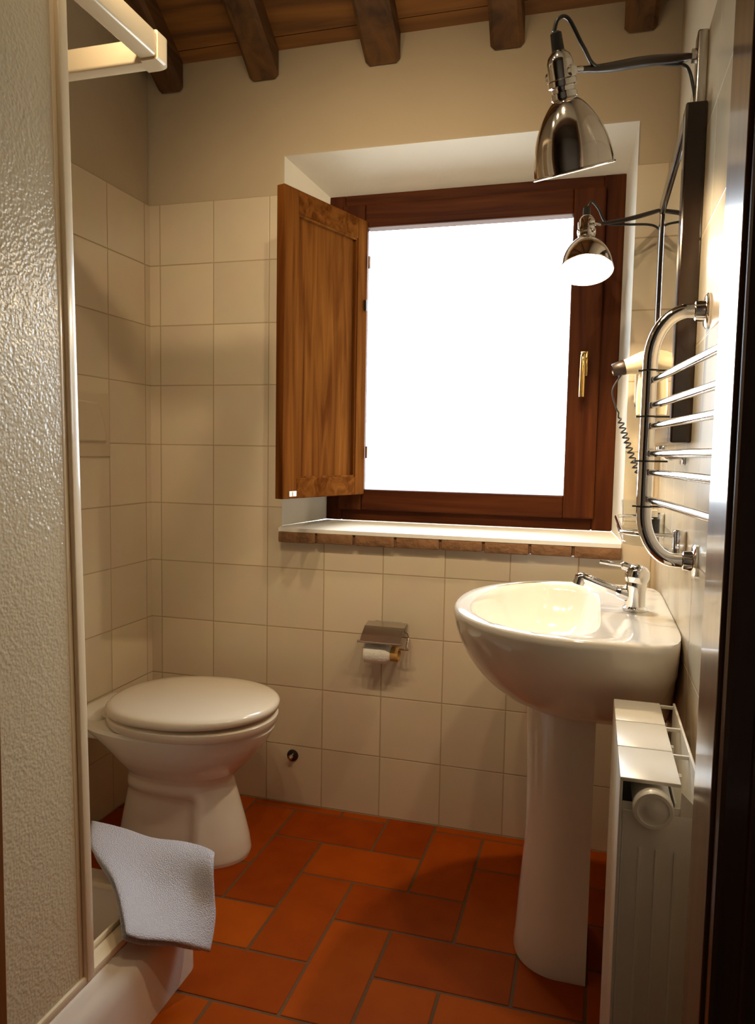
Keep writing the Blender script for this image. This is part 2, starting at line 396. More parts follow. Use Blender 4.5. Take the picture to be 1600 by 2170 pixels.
# sill: white top, brick edge
bm = B()
vs = [(WX0+.001, -.030, WZ0-.004), (WX1-.001, -.030, WZ0-.004), (WX1-.001, .0, WZ0), (FX1, FY+.0, FZ0-.002), (FX0, FY, FZ0-.002), (WX0+.001, .0, WZ0)]
top = [bm.verts.new(v) for v in vs]; bot = [bm.verts.new((v[0], v[1], v[2]-.012)) for v in vs]
bm.faces.new(top); bm.faces.new(bot[::-1])
for i in range(6): bm.faces.new((top[i], bot[i], bot[(i+1) % 6], top[(i+1) % 6]))
obj('window_sill', bm, 'white_plaster', win, label='white plastered sill top')
mb = mat('old sill bricks', (.20, .095, .038), .85, bump=.8, bscale=45, var=.45, vscale=16)
bm = B(); box(bm, (WX0, -.022, WZ0-.046), (WX1, .04, WZ0-.0165), 0); x = WX0-.003; cuts = [0, .135, .262, .397, .540, .672, .81, .935, 1.073]
for i in range(len(cuts)-1):
    a0, a1 = WX0-.003+cuts[i]+.0035, WX0-.003+cuts[i+1]-.0035
    box(bm, (a0, -.030-random.uniform(0, .004), WZ0-.048-random.uniform(0, .003)), (a1, .04, WZ0-.0165), 0, .004, 2)
obj('sill_brick_edge', bm, mb, win, 40, label='row of weathered brown bricks under the sill')

# ------------------------------------------------------------------ shutter (opened into the room, hinged at the left of the sash)
sh = thing('window_shutter', 'brown panelled wooden shutter swung open at the left side of the window', 'shutter', (.735, .118, 1.035))
ang = math.atan2(-.389, -.128)
# local frame: u from hinge to free edge, n = visible face normal
u_ = Vector((math.cos(ang), math.sin(ang), 0)); nn = Vector((-u_.y, u_.x, 0))
if nn.y > 0: nn = -nn
H0 = Vector((.735, .118, 1.046)); SW_, SH_ = .409, .888
def SP(u, t, z): return H0 + u_*u + nn*t + Vector((0, 0, z))
def sbox(bm, u0, u1, t0, t1, z0, z1, mi=0, bev=.002):
    b2 = B(); box(b2, (0, 0, 0), (1, 1, 1))
    b2.free()
    b2 = B(); box(b2, (u0, t0, z0), (u1, t1, z1), mi, bev)
    for v in b2.verts: v.co = SP(v.co.x, v.co.y, v.co.z)
    merge(bm, b2); b2.free()
bm = B(); st = .052
sbox(bm, 0, st, -.028, 0, 0, SH_); sbox(bm, SW_-st-.012, SW_, -.028, 0, 0, SH_)
sbox(bm, st, SW_-st-.012, -.028, -.0004, 0, st+.008, 1); sbox(bm, st, SW_-st-.012, -.028, -.0004, SH_-st-.014, SH_, 1)
obj('shutter_frame', bm, ['shutter_wood', 'shutter_edge'], sh)
bm = B(); sbox(bm, st-.004, SW_-st-.008, -.024, -.012, st+.002, SH_-st-.006)
# thin raised bead round the panel
for (a0, a1, z0, z1) in ((st, st+.006, st+.006, SH_-st-.012), (SW_-st-.018, SW_-st-.012, st+.006, SH_-st-.012), (st, SW_-st-.012, st+.006, st+.013), (st, SW_-st-.012, SH_-st-.020, SH_-st-.013)):
    sbox(bm, a0, a1, -.012, -.003, z0, z1, 0, .0015)
obj('shutter_panel', bm, 'shutter_wood', sh)
bm = B(); sbox(bm, SW_-.062, SW_-.030, -.001, .0015, .006, .022, 0, .0006); sbox(bm, SW_-.050, SW_-.044, .0015, .003, .008, .020, 0, .0004)
obj('shutter_catch', bm, 'label', sh, label='small silver catch plate')
for z in (.12, SH_-.15):
    bm = B(); p = SP(-.004, .004, z); lathe(bm, [(0, .004), (.04, .004)], p, (0, 0, 1), 12); obj('hinge', bm, 'door_wood', sh, 40)
bm = B(); p = SP(.012, .001, .60); sbox(bm, .006, .016, -.001, .008, .60, .635, 0, .001); obj('latch', bm, 'dark_metal', sh)

# ------------------------------------------------------------------ sanitary ware
def egg(cx, cy, af, ab, b, nf, nb, z, n=72):
    """ring: +x semi axis af with exponent nf, -x semi axis ab with exponent nb, half width b"""
    out = []
    for k in range(n):
        t = 2*PI*k/n; c, s = math.cos(t), math.sin(t)
        a_, e = (af, nf) if c >= 0 else (ab, nb)
        r = (abs(c/a_)**e + abs(s/b)**e)**(-1/e)
        out.append(Vector((cx+c*r, cy+s*r, z)))
    return out
# toilet -------------------------------------------------
TY = -.350
toi = thing('toilet', 'white ceramic toilet with closed lid standing against the left wall', 'toilet', (.34, TY, 0))
prof = [(0, .145, .548, .118), (.012, .143, .551, .120), (.05, .148, .545, .116), (.10, .158, .532, .108), (.16, .17, .514, .100), (.205, .18, .500, .095), (.228, .183, .494, .0945),
        (.243, .181, .498, .101), (.262, .17, .515, .116), (.29, .15, .543, .136), (.32, .125, .570, .153), (.35, .09, .592, .166), (.375, .055, .606, .174), (.386, .045, .611, .177), (.395, .05, .606, .172)]
bm = B(); rs = []
dense = []
for a_, b_ in zip(prof, prof[1:]):
    for q in range(4): dense.append(tuple(a_[i]+(b_[i]-a_[i])*q/4 for i in range(4)))
dense.append(prof[-1])
def sstep(x): x = max(0, min(1, x)); return x*x*(3-2*x)
for z, xb, xf, hw in dense:
    c = xb + (xf-xb)*.5; c -= .01; xb -= .02; xf -= .008*(z < .25); rs.append(egg(c, TY, xf-c, c-xb, hw*1.06, 2.1, 2.6, z))
    for p in rs[-1]:      # hollow flanks of the foot
        p.y += (TY-p.y)*.30*sstep((.435-p.x)/.05)*sstep((.205-z)/.035)*sstep((p.x-.10)/.03)
rs.append(egg(.33, TY, .22, .23, .12, 2, 2.4, .395)); rs.append(egg(.34, TY, .18, .18, .09, 2, 2, .33)); rs.append(egg(.34, TY, .08, .08, .05, 2, 2, .26))
rings(bm, rs); tb = obj('toilet_bowl', bm, 'ceramic', toi, 50)
bm = B(); box(bm, (.004, TY-.115, .335), (.125, TY+.115, .405), 0, .018, 4); obj('rear_ledge', bm, 'ceramic', toi, 50)
bm = B(); rs = []
for z, k in ((.397, -.004), (.400, 0), (.420, .002), (.424, -.003)): rs.append(egg(.370, TY, .246+k, .245+k, .205+k, 2.05, 2.5, z))
for z, k in ((.424, -.045), (.402, -.05)): rs.append(egg(.370, TY, .246+k, .245+k, .205+k, 2.05, 2.5, z))
v = rings(bm, rs, False, False)
for i in range(72):
    j = (i+1) % 72; bm.faces.new((v[-1][i], v[-1][j], v[0][j], v[0][i]))
obj('toilet_seat', bm, 'seat_plastic', toi, 50)
bm = B(); rs = []
for z, k in ((.4285, -.006), (.431, 0), (.446, .002), (.453, -.004), (.457, -.016), (.460, -.05), (.462, -.10), (.4625, -.16)):
    rs.append(egg(.370, TY, .250+k, .250+k, .210+k*.95, 2.05, 2.35, z))
# the lid is propped very slightly open at the front
for r in rs:
    for p in r: p.z += max(0, (p.x-.15))*.018
rings(bm, rs); obj('toilet_lid', bm, 'seat_plastic', toi, 60)
for s in (-1, 1):
    bm = B(); tube(bm, [(.135, TY+s*.065, .418), (.135, TY+s*.105, .418)], .012, 14); box(bm, (.125, TY+s*.085-.012, .4), (.147, TY+s*.085+.012, .418), 0, .003); obj('hinge', bm, 'seat_plastic', toi, 40)
bm = B(); lathe(bm, [(0, .009), (.004, .008), (.006, .004)], (.215, TY-.110, .035), (-.1, -1, .3), 16); obj('floor_bolt_cap', bm, 'rubber', toi, 40)

# washbasin ----------------------------------------------
BY = -.497; BZ = .84
wbn = thing('washbasin', 'white ceramic washbasin on a pedestal, fixed to the right wall', 'washbasin', (1.45, BY, 0))
def bring(tip, hw, z, back=1.6475, cx=1.46, nb=7, nf=2.1):
    # mirrored egg: front points to -x
    out = []
    for k in range(96):
        t = 2*PI*k/96; c, s = math.cos(t), math.sin(t)
        a_, e = (cx-tip, nf) if c < 0 else (back-cx, nb)
        r = (abs(c/a_)**e + abs(s/hw)**e)**(-1/e)
        out.append(Vector((cx+c*r, BY+s*r, z)))
    return out
bm = B(); rs = []
for z, tip, hw, nb in ((.600, 1.42, .085, 4), (.606, 1.375, .115, 4), (.620, 1.325, .150, 4), (.642, 1.279, .190, 5), (.67, 1.243, .230, 5), (.70, 1.216, .264, 6), (.735, 1.194, .297, 6), (.77, 1.178, .323, 7), (.80, 1.169, .338, 7), (.825, 1.165, .346, 7), (.836, 1.167, .345, 7), (.8405, 1.172, .341, 7)):
    rs.append(bring(tip, hw, z, nb=nb))
rs.append(bring(1.190, .326, .8415, 1.6400))
def iring(tip, back, hw, z, cx=1.385, nb=4.5):
    return bring(tip, hw, z, back, cx, nb, 2.05)
for z, k in ((.8405, -.004), (.836, .002), (.82, .008), (.79, .018), (.76, .032), (.73, .055), (.715, .085), (.708, .12)):
    rs.append(iring(1.206+k, 1.497-k*.7, .298-k*1.3, z))
rings(bm, rs); obj('basin_bowl', bm, 'ceramic', wbn, 55)
bm = B(); rs = []
for z, xt, hw in ((0, 1.328, .114), (.01, 1.326, .116), (.05, 1.330, .113), (.15, 1.336, .107), (.3, 1.347, .102), (.45, 1.345, .104), (.58, 1.340, .106), (.63, 1.34, .108)):
    ring = []
    for k in range(25):
        t = PI/2 + PI*k/24; ring.append(Vector((xt+hw*.95 + math.cos(t)*hw*.95, BY-.0+math.sin(t)*hw, z)))
    xb = 1.497; th = .014
    ring = [Vector((xb, BY+hw, z))] + ring + [Vector((xb, BY-hw, z))]
    inner = [Vector((min(p.x + (th if p.x < xb-.001 else 0), xb), BY+(p.y-BY)*(hw-th)/hw, z)) for p in ring][::-1]
    rs.append(ring+inner)
rings(bm, rs); obj('pedestal', bm, 'ceramic', wbn, 50)
bm = B(); lathe(bm, [(0, .0), (0, .022), (.003, .020), (.003, .006), (.001, 0)], (1.385, BY, .7085), (0, 0, 1), 24); obj('drain', bm, 'chrome', wbn, 40)
bm = B(); tube(bm, smooth_path([(1.646, BY-.11, .585), (1.61, BY-.11, .585), (1.575, BY-.11, .585), (1.567, BY-.11, .575), (1.566, BY-.11, .55), (1.566, BY-.11, .525)]), .015, 14)
lathe(bm, [(0, .021), (.02, .021)], (1.600, BY-.11, .585), (-1, 0, 0), 16)
obj('angle_valve', bm, 'copper_dark', wbn, 40, label='dark elbow valve beside the pedestal')
# mixer tap
tap = thing('mixer_tap', 'chrome single-lever mixer tap on the rim of the washbasin', 'tap', (1.572, BY-.01, .8415))
TX, TYY = 1.572, BY-.01
bm = B(); lathe(bm, [(0, .027), (.006, .027), (.010, .022), (.04, .021), (.058, .024), (.064, .023)], (TX, TYY, .8415), (0, 0, 1), 32); obj('tap_body', bm, 'chrome', tap, 40)
bm = B(); tube(bm, smooth_path([(TX-.010, TYY, .872), (TX-.04, TYY, .882), (TX-.08, TYY, .896), (TX-.112, TYY, .907), (TX-.124, TYY, .906)]), [.015]*8+[.012]*25, 18); sp_ = obj('spout', bm, 'chrome', tap, 50)
bm = B(); lathe(bm, [(0, .0135), (.018, .0145), (.020, .011)], (TX-.120, TYY, .911), (-.25, 0, -1), 20); obj('aerator', bm, 'chrome', sp_, 40)
bm = B(); lathe(bm, [(0, .0235), (.012, .0275), (.026, .026), (.036, .018), (.040, .006)], (TX, TYY, .906), (.12, 0, 1), 32)
tube(bm, smooth_path([(TX, TYY, .934), (TX-.03, TYY, .942), (TX-.055, TYY, .945), (TX-.080, TYY, .948)]), [.009]*9+[.0048]*16, 14)
obj('lever', bm, 'chrome', tap, 50)

# ------------------------------------------------------------------ paper holder + roll
ph = thing('toilet_paper_holder', 'chrome lidded toilet paper holder on the back wall tiles under the window', 'toilet paper holder', (.862, 0, .60))
hx0, hx1 = .797, .925
bm = B(); box(bm, (hx0+.02, -.004, .595), (hx1-.02, 0, .65), 0, .001); obj('wall_plate', bm, 'steel', ph)
bm = B(); rs = []
for y, z in ((-.004, .648), (-.012, .650), (-.05, .643), (-.084, .622), (-.102, .605)):
    rs.append([Vector((hx0, y, z)), Vector((hx1, y, z)), Vector((hx1, y+.0005, z-.002)), Vector((hx0, y+.0005, z-.002))])
rings(bm, rs); tube(bm, [(hx0-.008, -.102, .604), (hx1+.008, -.102, .604)], .0035, 10)
obj('cover_flap', bm, 'steel', ph)
bm = B(); tube(bm, smooth_path([(hx1-.02, -.003, .62), (hx1+.006, -.02, .615), (hx1+.008, -.05, .585), (hx1+.004, -.06, .578), (hx0-.006, -.06, .578)], 6), .003, 10); obj('roll_bar', bm, 'chrome', ph, 40)
roll = thing('toilet_paper_roll', 'nearly empty white paper roll hanging under the chrome cover', 'toilet paper', (.86, -.06, .571))
bm = B(); lathe(bm, [(0, .0225), (0, .033), (.066, .033), (.075, .0285), (.083, .0235), (.083, .0225)], (.805, -.06, .561), (1, 0, 0), 36, cap=False)
obj('paper', bm, 'paper', roll, 40)
bm = B(); lathe(bm, [(0, .020), (0, .0225), (.108, .0225), (.108, .020), (0, .020)], (.805, -.06, .561), (1, 0, 0), 30, cap=False); obj('cardboard_core', bm, 'card', roll, 40, label='brown cardboard tube')

# chrome valve cap on the wall by the toilet
vc = thing('wall_valve_cap', 'small round dark chrome cap on the wall tiles right of the toilet', 'valve cap', (.536, 0, .166))
bm = B(); lathe(bm, [(0, .020), (.004, .019), (.006, .014)], (.536, 0, .166), (0, -1, 0), 24); obj('rosette', bm, 'dark_metal', vc, 40)
bm = B(); lathe(bm, [(0, .009), (.016, .008), (.018, .004)], (.536, -.006, .166), (0, -1, 0), 16); obj('stem', bm, 'chrome', vc, 40)

# ------------------------------------------------------------------ flush plate on the left wall
fp = thing('flush_plate', 'cream flush plate set in the left wall above the toilet', 'flush plate', (0, -.36, 1.26))
bm = B(); box(bm, (-.001, -.47, 1.158), (.006, -.235, 1.352), 0, .003, 3); obj('plate', bm, 'plate', fp, 40)
bm = B(); rs = []
for x, k in ((.006, 0), (.012, 0), (.014, -.004)):
    ring = []
    for (y, z) in ((-.45-k, 1.205-k), (-.262+k, 1.205-k), (-.268+k, 1.25), (-.285+k, 1.295), (-.305+k, 1.322+k), (-.45-k, 1.328+k)): ring.append(Vector((x, y, z)))
    rs.append(ring)
rings(bm, rs); obj('button', bm, 'plate', fp)

# ------------------------------------------------------------------ shower
GXP = .598
tray = thing('shower_tray', 'low cream shower tray in the near left corner', 'shower tray', (.31, -1.09, 0))
bm = B()
def rr(x1, y1, z, rad, n=10, x0=.002, y0=YF+.002):
    pts = [Vector((x0, y0, z)), Vector((x1, y0, z))]
    for k in range(n+1):
        t = PI/2*k/n; pts.append(Vector((x1-rad+rad*math.cos(t), y1-rad+rad*math.sin(t), z)))
    pts.append(Vector((x0, y1, z))); return pts
YT = -.785
rs = [rr(.634, YT, 0, .05), rr(.632, YT-.001, .12, .05), rr(.628, YT-.004, .150, .05), rr(.618, YT-.010, .163, .05), rr(.612, YT-.016, .170, .05), rr(.606, YT-.02, .182, .05), rr(.600, YT-.03, .187, .05),
      rr(.570, YT-.06, .187, .04, x0=.03, y0=YF+.03), rr(.56, YT-.07, .175, .04, x0=.04, y0=YF+.04), rr(.545, YT-.085, .06, .04, x0=.05, y0=YF+.05)]
rings(bm, rs); obj('tray_body', bm, 'tray', tray, 30)
bm = B(); lathe(bm, [(0, .04), (.004, .036), (.005, .01)], (.3, -1.08, .06), (0, 0, 1), 24); obj('drain', bm, 'chrome', tray, 40)

enc = thing('shower_enclosure', 'cream-framed corner shower enclosure with pebbled glass panel at the left edge', 'shower enclosure', (.30, -1.10, .188))
HZ0, HZ1 = 1.962, 2.012; YC = -.858; YP = -1.150
bm = B(); box(bm, (GXP-.016, YP-.012, .19), (GXP+.004, YP+.012, HZ0), 0, .004, 3); box(bm, (GXP-.013, YP-.024, .205), (GXP-.003, YP-.012, HZ0), 0, .002)
def lean(bm):
    for v in bm.verts:
        if v.co.y > YP-.1: v.co.y += .012 - .040*(v.co.z-.2)/1.75
lean(bm)
obj('post', bm, 'frame_alu', enc, 40)
bm = B(); box(bm, (GXP-.034, YF+.002, HZ0), (GXP+.006, YC-.045, HZ1), 0, .006, 3); obj('header_rail', bm, 'frame_alu', enc, 40)
bm = B(); box(bm, (.002, YC-.036, HZ0), (GXP-.040, YC+.002, HZ1-.002), 0, .006, 3); obj('header_rail', bm, 'frame_alu', enc, 40)
bm = B(); pts = []
ring0 = []
rad = .022
def corner(z, k):
    x1, y1 = GXP+.008+k, YC+.004+k; p = [Vector((GXP-.036-k, YC-.045, z)), Vector((x1, YC-.045, z))]
    for q in range(9):
        t = PI/2*q/8; p.append(Vector((x1-rad+rad*math.cos(t), y1-rad+rad*math.sin(t), z)))
    p += [Vector((GXP-.042, y1, z)), Vector((GXP-.042, YC-.038, z)), Vector((GXP-.036-k, YC-.038-k*0, z))]
    return p
rings(bm, [corner(HZ0-.003, -.004), corner(HZ0, 0), corner(HZ1, 0), corner(HZ1+.003, -.004)]); obj('corner_piece', bm, 'frame_alu', enc, 30)
bm = B(); box(bm, (GXP-.034, YF+.002, .188), (GXP+.002, YC, .204), 0, .003); box(bm, (GXP-.044, YF+.004, .188), (GXP-.037, YC, .212), 0, .002); obj('bottom_rail', bm, 'frame_alu', enc, 40)
bm = B(); box(bm, (GXP-.010, YF+.003, .203), (GXP-.004, YP-.010, HZ0+.002)); lean(bm); obj('glass_panel', bm, 'frosted', enc, label='pebbled frosted glass panel')
bm = B(); box(bm, (.004, YC-.016, .203), (.285, YC-.010, HZ0+.002)); obj('sliding_glass_door', bm, 'frosted', enc)
bm = B(); box(bm, (.285, YC-.022, .203), (.300, YC-.004, HZ0+.001), 0, .003); obj('door_stile', bm, 'frame_alu', enc, 40)
bm = B(); box(bm, (.002, YC-.024, .188), (GXP-.05, YC-.004, .204), 0, .003); obj('bottom_rail', bm, 'frame_alu', enc, 40)

# towel folded over the far corner of the tray
tw = thing('folded_towel', 'white terry towel draped over the corner of the shower tray', 'towel', (.55, -.85, .2))

def catm(P, s):
    i = min(int(s), len(P)-2); t = s-i
    a, b, c, d_ = P[max(i-1, 0)], P[i], P[i+1], P[min(i+2, len(P)-1)]
    return .5*((2*b) + (c-a)*t + (2*a-5*b+4*c-d_)*t*t + (3*b-a-3*c+d_)*t**3)
def towpt(u, v):
    A = [Vector((.285, -.715, .222)), Vector((.662, -.772, .238))]
    Bq = [Vector((.370, -.830, .226)), Vector((.676, -.792, .228))]
    C = [Vector((.500, -.940, .228)), Vector((.678, -.812, .150))]
    D = [Vector((.614, -1.070, .222)), Vector((.682, -.870, .086))]
    p = catm([q[0].lerp(q[1], u) for q in (A, Bq, C, D)], v*3)
    # bow outward where it bends over the rim
    p = p + Vector((.55, -.2, -.1))*.022*math.sin(PI*u)*v*v
    p.z += .004*math.sin(9*u+3*v) + noise.noise(Vector((u*3, v*3, 1)))*.006
    return p
def sheet(bm, off, th, u0=0, u1=1, v1=1.0, NU=36, NV=40):
    top = []; bot = []
    for i in range(NU+1):
        for j in range(NV+1):
            u = u0+(u1-u0)*i/NU; v = v1*j/NV; e = .004
            p = towpt(u, v); du = towpt(u+e, v)-towpt(u-e, v); dv = towpt(u, min(v+e, 1))-towpt(u, max(v-e, 0))
            n = du.cross(dv).normalized()
            if n.z < 0: n = -n
            edge = min(1, min(i, NU-i, j, NV-j)/3.0); hh = th*.5*math.sqrt(max(0.05, 1-(1-edge)**2))
            top.append(bm.verts.new(p+n*(off+hh))); bot.append(bm.verts.new(p+n*(off-hh)))
    I = lambda i, j: i*(NV+1)+j
    for i in range(NU):
        for j in range(NV):
            bm.faces.new((top[I(i, j)], top[I(i+1, j)], top[I(i+1, j+1)], top[I(i, j+1)]))
            bm.faces.new((bot[I(i, j)], bot[I(i, j+1)], bot[I(i+1, j+1)], bot[I(i+1, j)]))
    bd = [I(i, 0) for i in range(NU+1)] + [I(NU, j) for j in range(1, NV+1)] + [I(i, NV) for i in range(NU-1, -1, -1)] + [I(0, j) for j in range(NV-1, 0, -1)]
    for a_, b_ in zip(bd, bd[1:]+bd[:1]): bm.faces.new((top[a_], bot[a_], bot[b_], top[b_]))
bm = B(); sheet(bm, .020, .013); obj('upper_fold', bm, 'towel', tw, 80)
bm = B(); sheet(bm, .006, .011, .02, .93, .985); obj('lower_fold', bm, 'towel', tw, 80)

# ------------------------------------------------------------------ mirror
mi = thing('wall_mirror', 'dark-framed rectangular mirror on the right wall above the washbasin', 'mirror', (W, -.41, 1.53))
MY0, MY1, MZ0, MZ1, MX = -.712, -.120, 1.215, 1.852, 1.610
bm = B(); fw = .040
for (y0, y1, z0, z1) in ((MY0, MY0+fw, MZ0, MZ1), (MY1-fw, MY1, MZ0, MZ1), (MY0+fw, MY1-fw, MZ0, MZ0+fw), (MY0+fw, MY1-fw, MZ1-fw, MZ1)):
    box(bm, (MX, y0, z0), (W, y1, z1), 0, .004, 2)
obj('mirror_frame', bm, wood('wenge mirror frame', (.012, .007, .004), (.030, .015, .008), .14, 'Z', grain=.03), mi)
bm = B(); box(bm, (MX+.006, MY0+fw-.002, MZ0+fw-.002), (MX+.011, MY1-fw+.002, MZ1-fw+.002)); obj('mirror_glass', bm, mat('mirror silver', (.9, .9, .9), .01, 1), mi)

# double robe hook under the mirror
hk = thing('robe_hook', 'small chrome double hook on the right wall just below the mirror', 'hook', (W, -.60, 1.19))
bm = B(); box(bm, (W-.006, -.635, 1.172), (W+.001, -.575, 1.196), 0, .002)
for y in (-.625, -.585): tube(bm, smooth_path([(W-.006, y, 1.186), (W-.03, y, 1.184), (W-.042, y, 1.192), (W-.046, y, 1.204)], 5), .0045, 10); lathe(bm, [(0, .002), (.003, .007), (.008, .007), (.011, .002)], (W-.046, y, 1.200), (0, 0, 1), 12)
obj('hook_pair', bm, 'chrome', hk, 50)

# ------------------------------------------------------------------ lamps
def mount(o, prof, origin, axis): pass
def wall_lamp(tag_, head, axis, rm, hs, plate, armpts, label, armr, cordpts, lit):
    """head: joint at the top of the shade; axis: pointing out of the mouth"""
    o = thing('wall_lamp', label, 'lamp', plate, 'swing-arm wall lamps by the mirror')
    h = Vector(head); a = Vector(axis).normalized()
    bm = B(); px_, py, pz = plate
    box(bm, (px_-.020, py-.019, pz-.095), (px_, py+.019, pz+.095), 0, .004, 3); tube(bm, [(px_-.028, py, pz+.055), (px_-.004, py, pz+.055)], .013, 16)
    lathe(bm, [(0, .005), (.003, .0045)], (px_-.020, py, pz-.075), (-1, 0, 0), 12)
    obj('mounting_plate', bm, 'steel', o, 40)
    bm = B(); ap = smooth_path(armpts, 8); n = len(ap); tube(bm, ap, [armr[0]+(armr[1]-armr[0])*max(0, math.sin(PI*min(1, (i/n)*1.15))) for i in range(n)], 14); obj('arm', bm, 'dark_metal', o, 50)
    # socket + collar
    bm = B(); lathe(bm, [(-.058, .005), (-.055, .009), (-.030, .010), (-.028, .006)], h, a, 20); obj('strain_relief', bm, 'black', o, 40)
    bm = B(); lathe(bm, [(-.030, .010), (-.022, .018), (-.012, .0215), (.012, .0215), (.014, .0235), (.022, .0235), (.024, .019), (.030, .018), (.032, .0215), (.040, .0215), (.042, .019)], h, a, 32)
    u, w = frame_of(a)
    side = Vector(armpts[-2]) - h; side = (side - a*side.dot(a)).normalized(); oth = a.cross(side)
    for s in (-1, 1):
        c = h + oth*s*.023 + a*.004; lathe(bm, [(-.005, .006), (-.003, .009), (.003, .009), (.005, .006)], c, oth, 16)
    tube(bm, [h+a*.004+oth*.020, h+a*.004+oth*.020+side*.028, ], .004, 8)
    obj('socket', bm, 'chrome', o, 40)
    N = 26; prof = []
    for i in range(N+1):
        t = i/N; r = .019 + (rm-.019)*(1-(1-t)**1.9)**.80
        prof.append((.042 + (hs-.042)*t, r))
    bm = B()
    outer = [(x_, r) for x_, r in prof]; lip = [(hs+.001, rm+.0025), (hs+.003, rm+.0028), (hs+.004, rm+.001)]
    lathe(bm, outer+lip, h, a, 56, 0, cap=False); obj('lamp_shade', bm, 'shade_out', o, 50)
    bm = B(); lathe(bm, [(x_+.001, r-.0018) for x_, r in prof]+[(hs+.004, rm+.001)], h, a, 56, 0, cap=False)
    lathe(bm, [(.043, .0001), (.043, .0175)], h, a, 56, cap=False); obj('shade_lining', bm, 'shade_in', o, 50)
    bm = B(); bc = h + a*(hs*.60); 
    lathe(bm, [(-.034+.0, .010), (-.030, .012), (-.020, .017), (-.010, .022), (.002, .0245), (.012, .0235), (.020, .018), (.026, .009), (.0275, .001)], bc, a, 28); obj('bulb', bm, 'bulb', o, 60)
    bm = B(); tube(bm, smooth_path(cordpts, 8), .0032, 8); obj('cord', bm, 'black', o, 60)
    return bc, a
pl1 = (W, -.655, 1.905)
H1 = Vector((1.393, -.965, 1.812))
bc1, a1 = wall_lamp(1, H1, (.165, .33, -.93), .0665, .150, pl1,
   [(W-.028, -.655, 1.960), (1.60, -.68, 1.947), (1.53, -.76, 1.910), (1.46, -.88, 1.850), (H1.x+.022, H1.y+.012, H1.z+.006)],
   'near polished metal wall lamp with bell shade, on a plate above the mirror', (.0052, .0095),
   [H1+Vector((-.012, -.018, .054)), H1+Vector((-.006, -.02, .072)), H1+Vector((.010, -.012, .074)), H1+Vector((.034, .012, .040)), H1+Vector((.056, .060, .030)), (1.50, -.80, 1.892), (1.58, -.70, 1.928), (1.612, -.668, 1.935), (1.625, -.664, 1.90), (1.632, -.66, 1.862)], True)
H2 = Vector((1.428, -.205, 1.782))
bc2, a2 = wall_lamp(2, H2, (.03, -.37, -.93), .0655, .130, (W, -.06, 1.80),
   [(W-.028, -.06, 1.855), (1.59, -.08, 1.842), (1.53, -.13, 1.815), (H2.x+.022, H2.y+.005, H2.z+.004)],
   'far lit wall lamp with small bell shade, in front of the window', (.0045, .006),
   [H2+Vector((0, .02, .053)), H2+Vector((.010, .02, .068)), H2+Vector((.028, .025, .05)), H2+Vector((.05, .045, .018)), (1.53, -.125, 1.803), (1.60, -.075, 1.81), (1.632, -.062, 1.78)], True)

# ------------------------------------------------------------------ heated towel rail
tr = thing('heated_towel_rail', 'chrome heated towel rail with curved side tubes on the right wall above the radiator', 'towel rail', (W, -1.1, 1.22))
def dtube(y, xo, r=.0125):
    zt, zb = 1.437, 1.006; pts = [(W-.004, y, zt), (W-.035, y, zt)]
    ex = (W-.035)-xo
    for k in range(1, 13): t = PI/2*k/12; pts.append((W-.035-ex*math.sin(t), y, zt-.085*(1-math.cos(t))))
    for k in range(0, 13): t = PI/2*k/12; pts.append((W-.035-ex*math.cos(t), y, zb+.085*(1-math.sin(t))))
    pts.append((W-.004, y, zb)); return pts
RY0, RY1, RX0, RX1 = -.868, -1.325, 1.558, 1.620
for y, xo in ((RY0, RX0), (RY1, RX1)):
    bm = B(); tube(bm, dtube(y, xo), .0128 if y == RY0 else .011, 20); t_ = obj('side_tube', bm, 'chrome', tr, 50)
    for z in (1.437, 1.006):
        bm = B(); lathe(bm, [(0, .030), (.004, .030), (.007, .026), (.008, .018), (.022, .0165), (.024, .013)], (W, y, z), (-1, 0, 0), 28); obj('flange', bm, 'chrome', t_, 40)
for z in (1.321, 1.277, 1.241, 1.193, 1.160, 1.112):
    bm = B(); tube(bm, [(RX0+.008, RY0, z), (RX1, RY1, z)], .0062, 14); obj('rung', bm, 'chrome', tr, 50)
for z in (1.336, 1.256, 1.178, 1.098):
    bm = B(); lathe(bm, [(0, .0145), (.003, .0145)], (RX0, RY0, z), (0, 0, 1), 24); tube(bm, [(RX0-.020, RY0, z+.0015), (RX0+.036, RY0+.002, z+.0015)], .0017, 8); obj('clamp_ring', bm, 'black', tr, 40)

# ------------------------------------------------------------------ glass shelf with tumbler and bottle
shf = thing('glass_shelf', 'small glass shelf with chrome rail on the right wall between basin and mirror', 'shelf', (W, -.48, 1.02))
bm = B(); pts = []
y0, y1, x0 = -.715, -.235, 1.532
ring = lambda z, k: [Vector((W-.002, y0+k, z)), Vector((W-.05, y0+k, z))] + [Vector((x0+k+.05-.05*math.sin(PI/2*q/8), y0+k+.05-.05*math.cos(PI/2*q/8), z)) for q in range(9)] + [Vector((x0+k+.05-.05*math.cos(PI/2*q/8), y1-k-.05+.05*math.sin(PI/2*q/8), z)) for q in range(9)] + [Vector((W-.002, y1-k, z))]
rings(bm, [ring(1.010, .001), ring(1.011, 0), ring(1.0155, 0), ring(1.0165, .001)]); obj('shelf_glass', bm, 'glass', shf)
bm = B(); rp = [(W-.012, y0+.004, 1.034), (W-.05, y0+.002, 1.034)] + [(x0+.05-.052*math.sin(PI/2*q/8), y0+.05-.052*math.cos(PI/2*q/8), 1.034) for q in range(1, 9)] + [(x0+.05-.052*math.cos(PI/2*q/8), y1-.05+.052*math.sin(PI/2*q/8), 1.034) for q in range(0, 9)] + [(W-.012, y1-.004, 1.034)]
tube(bm, rp, .0042, 10); obj('gallery_rail', bm, 'chrome', shf, 50)
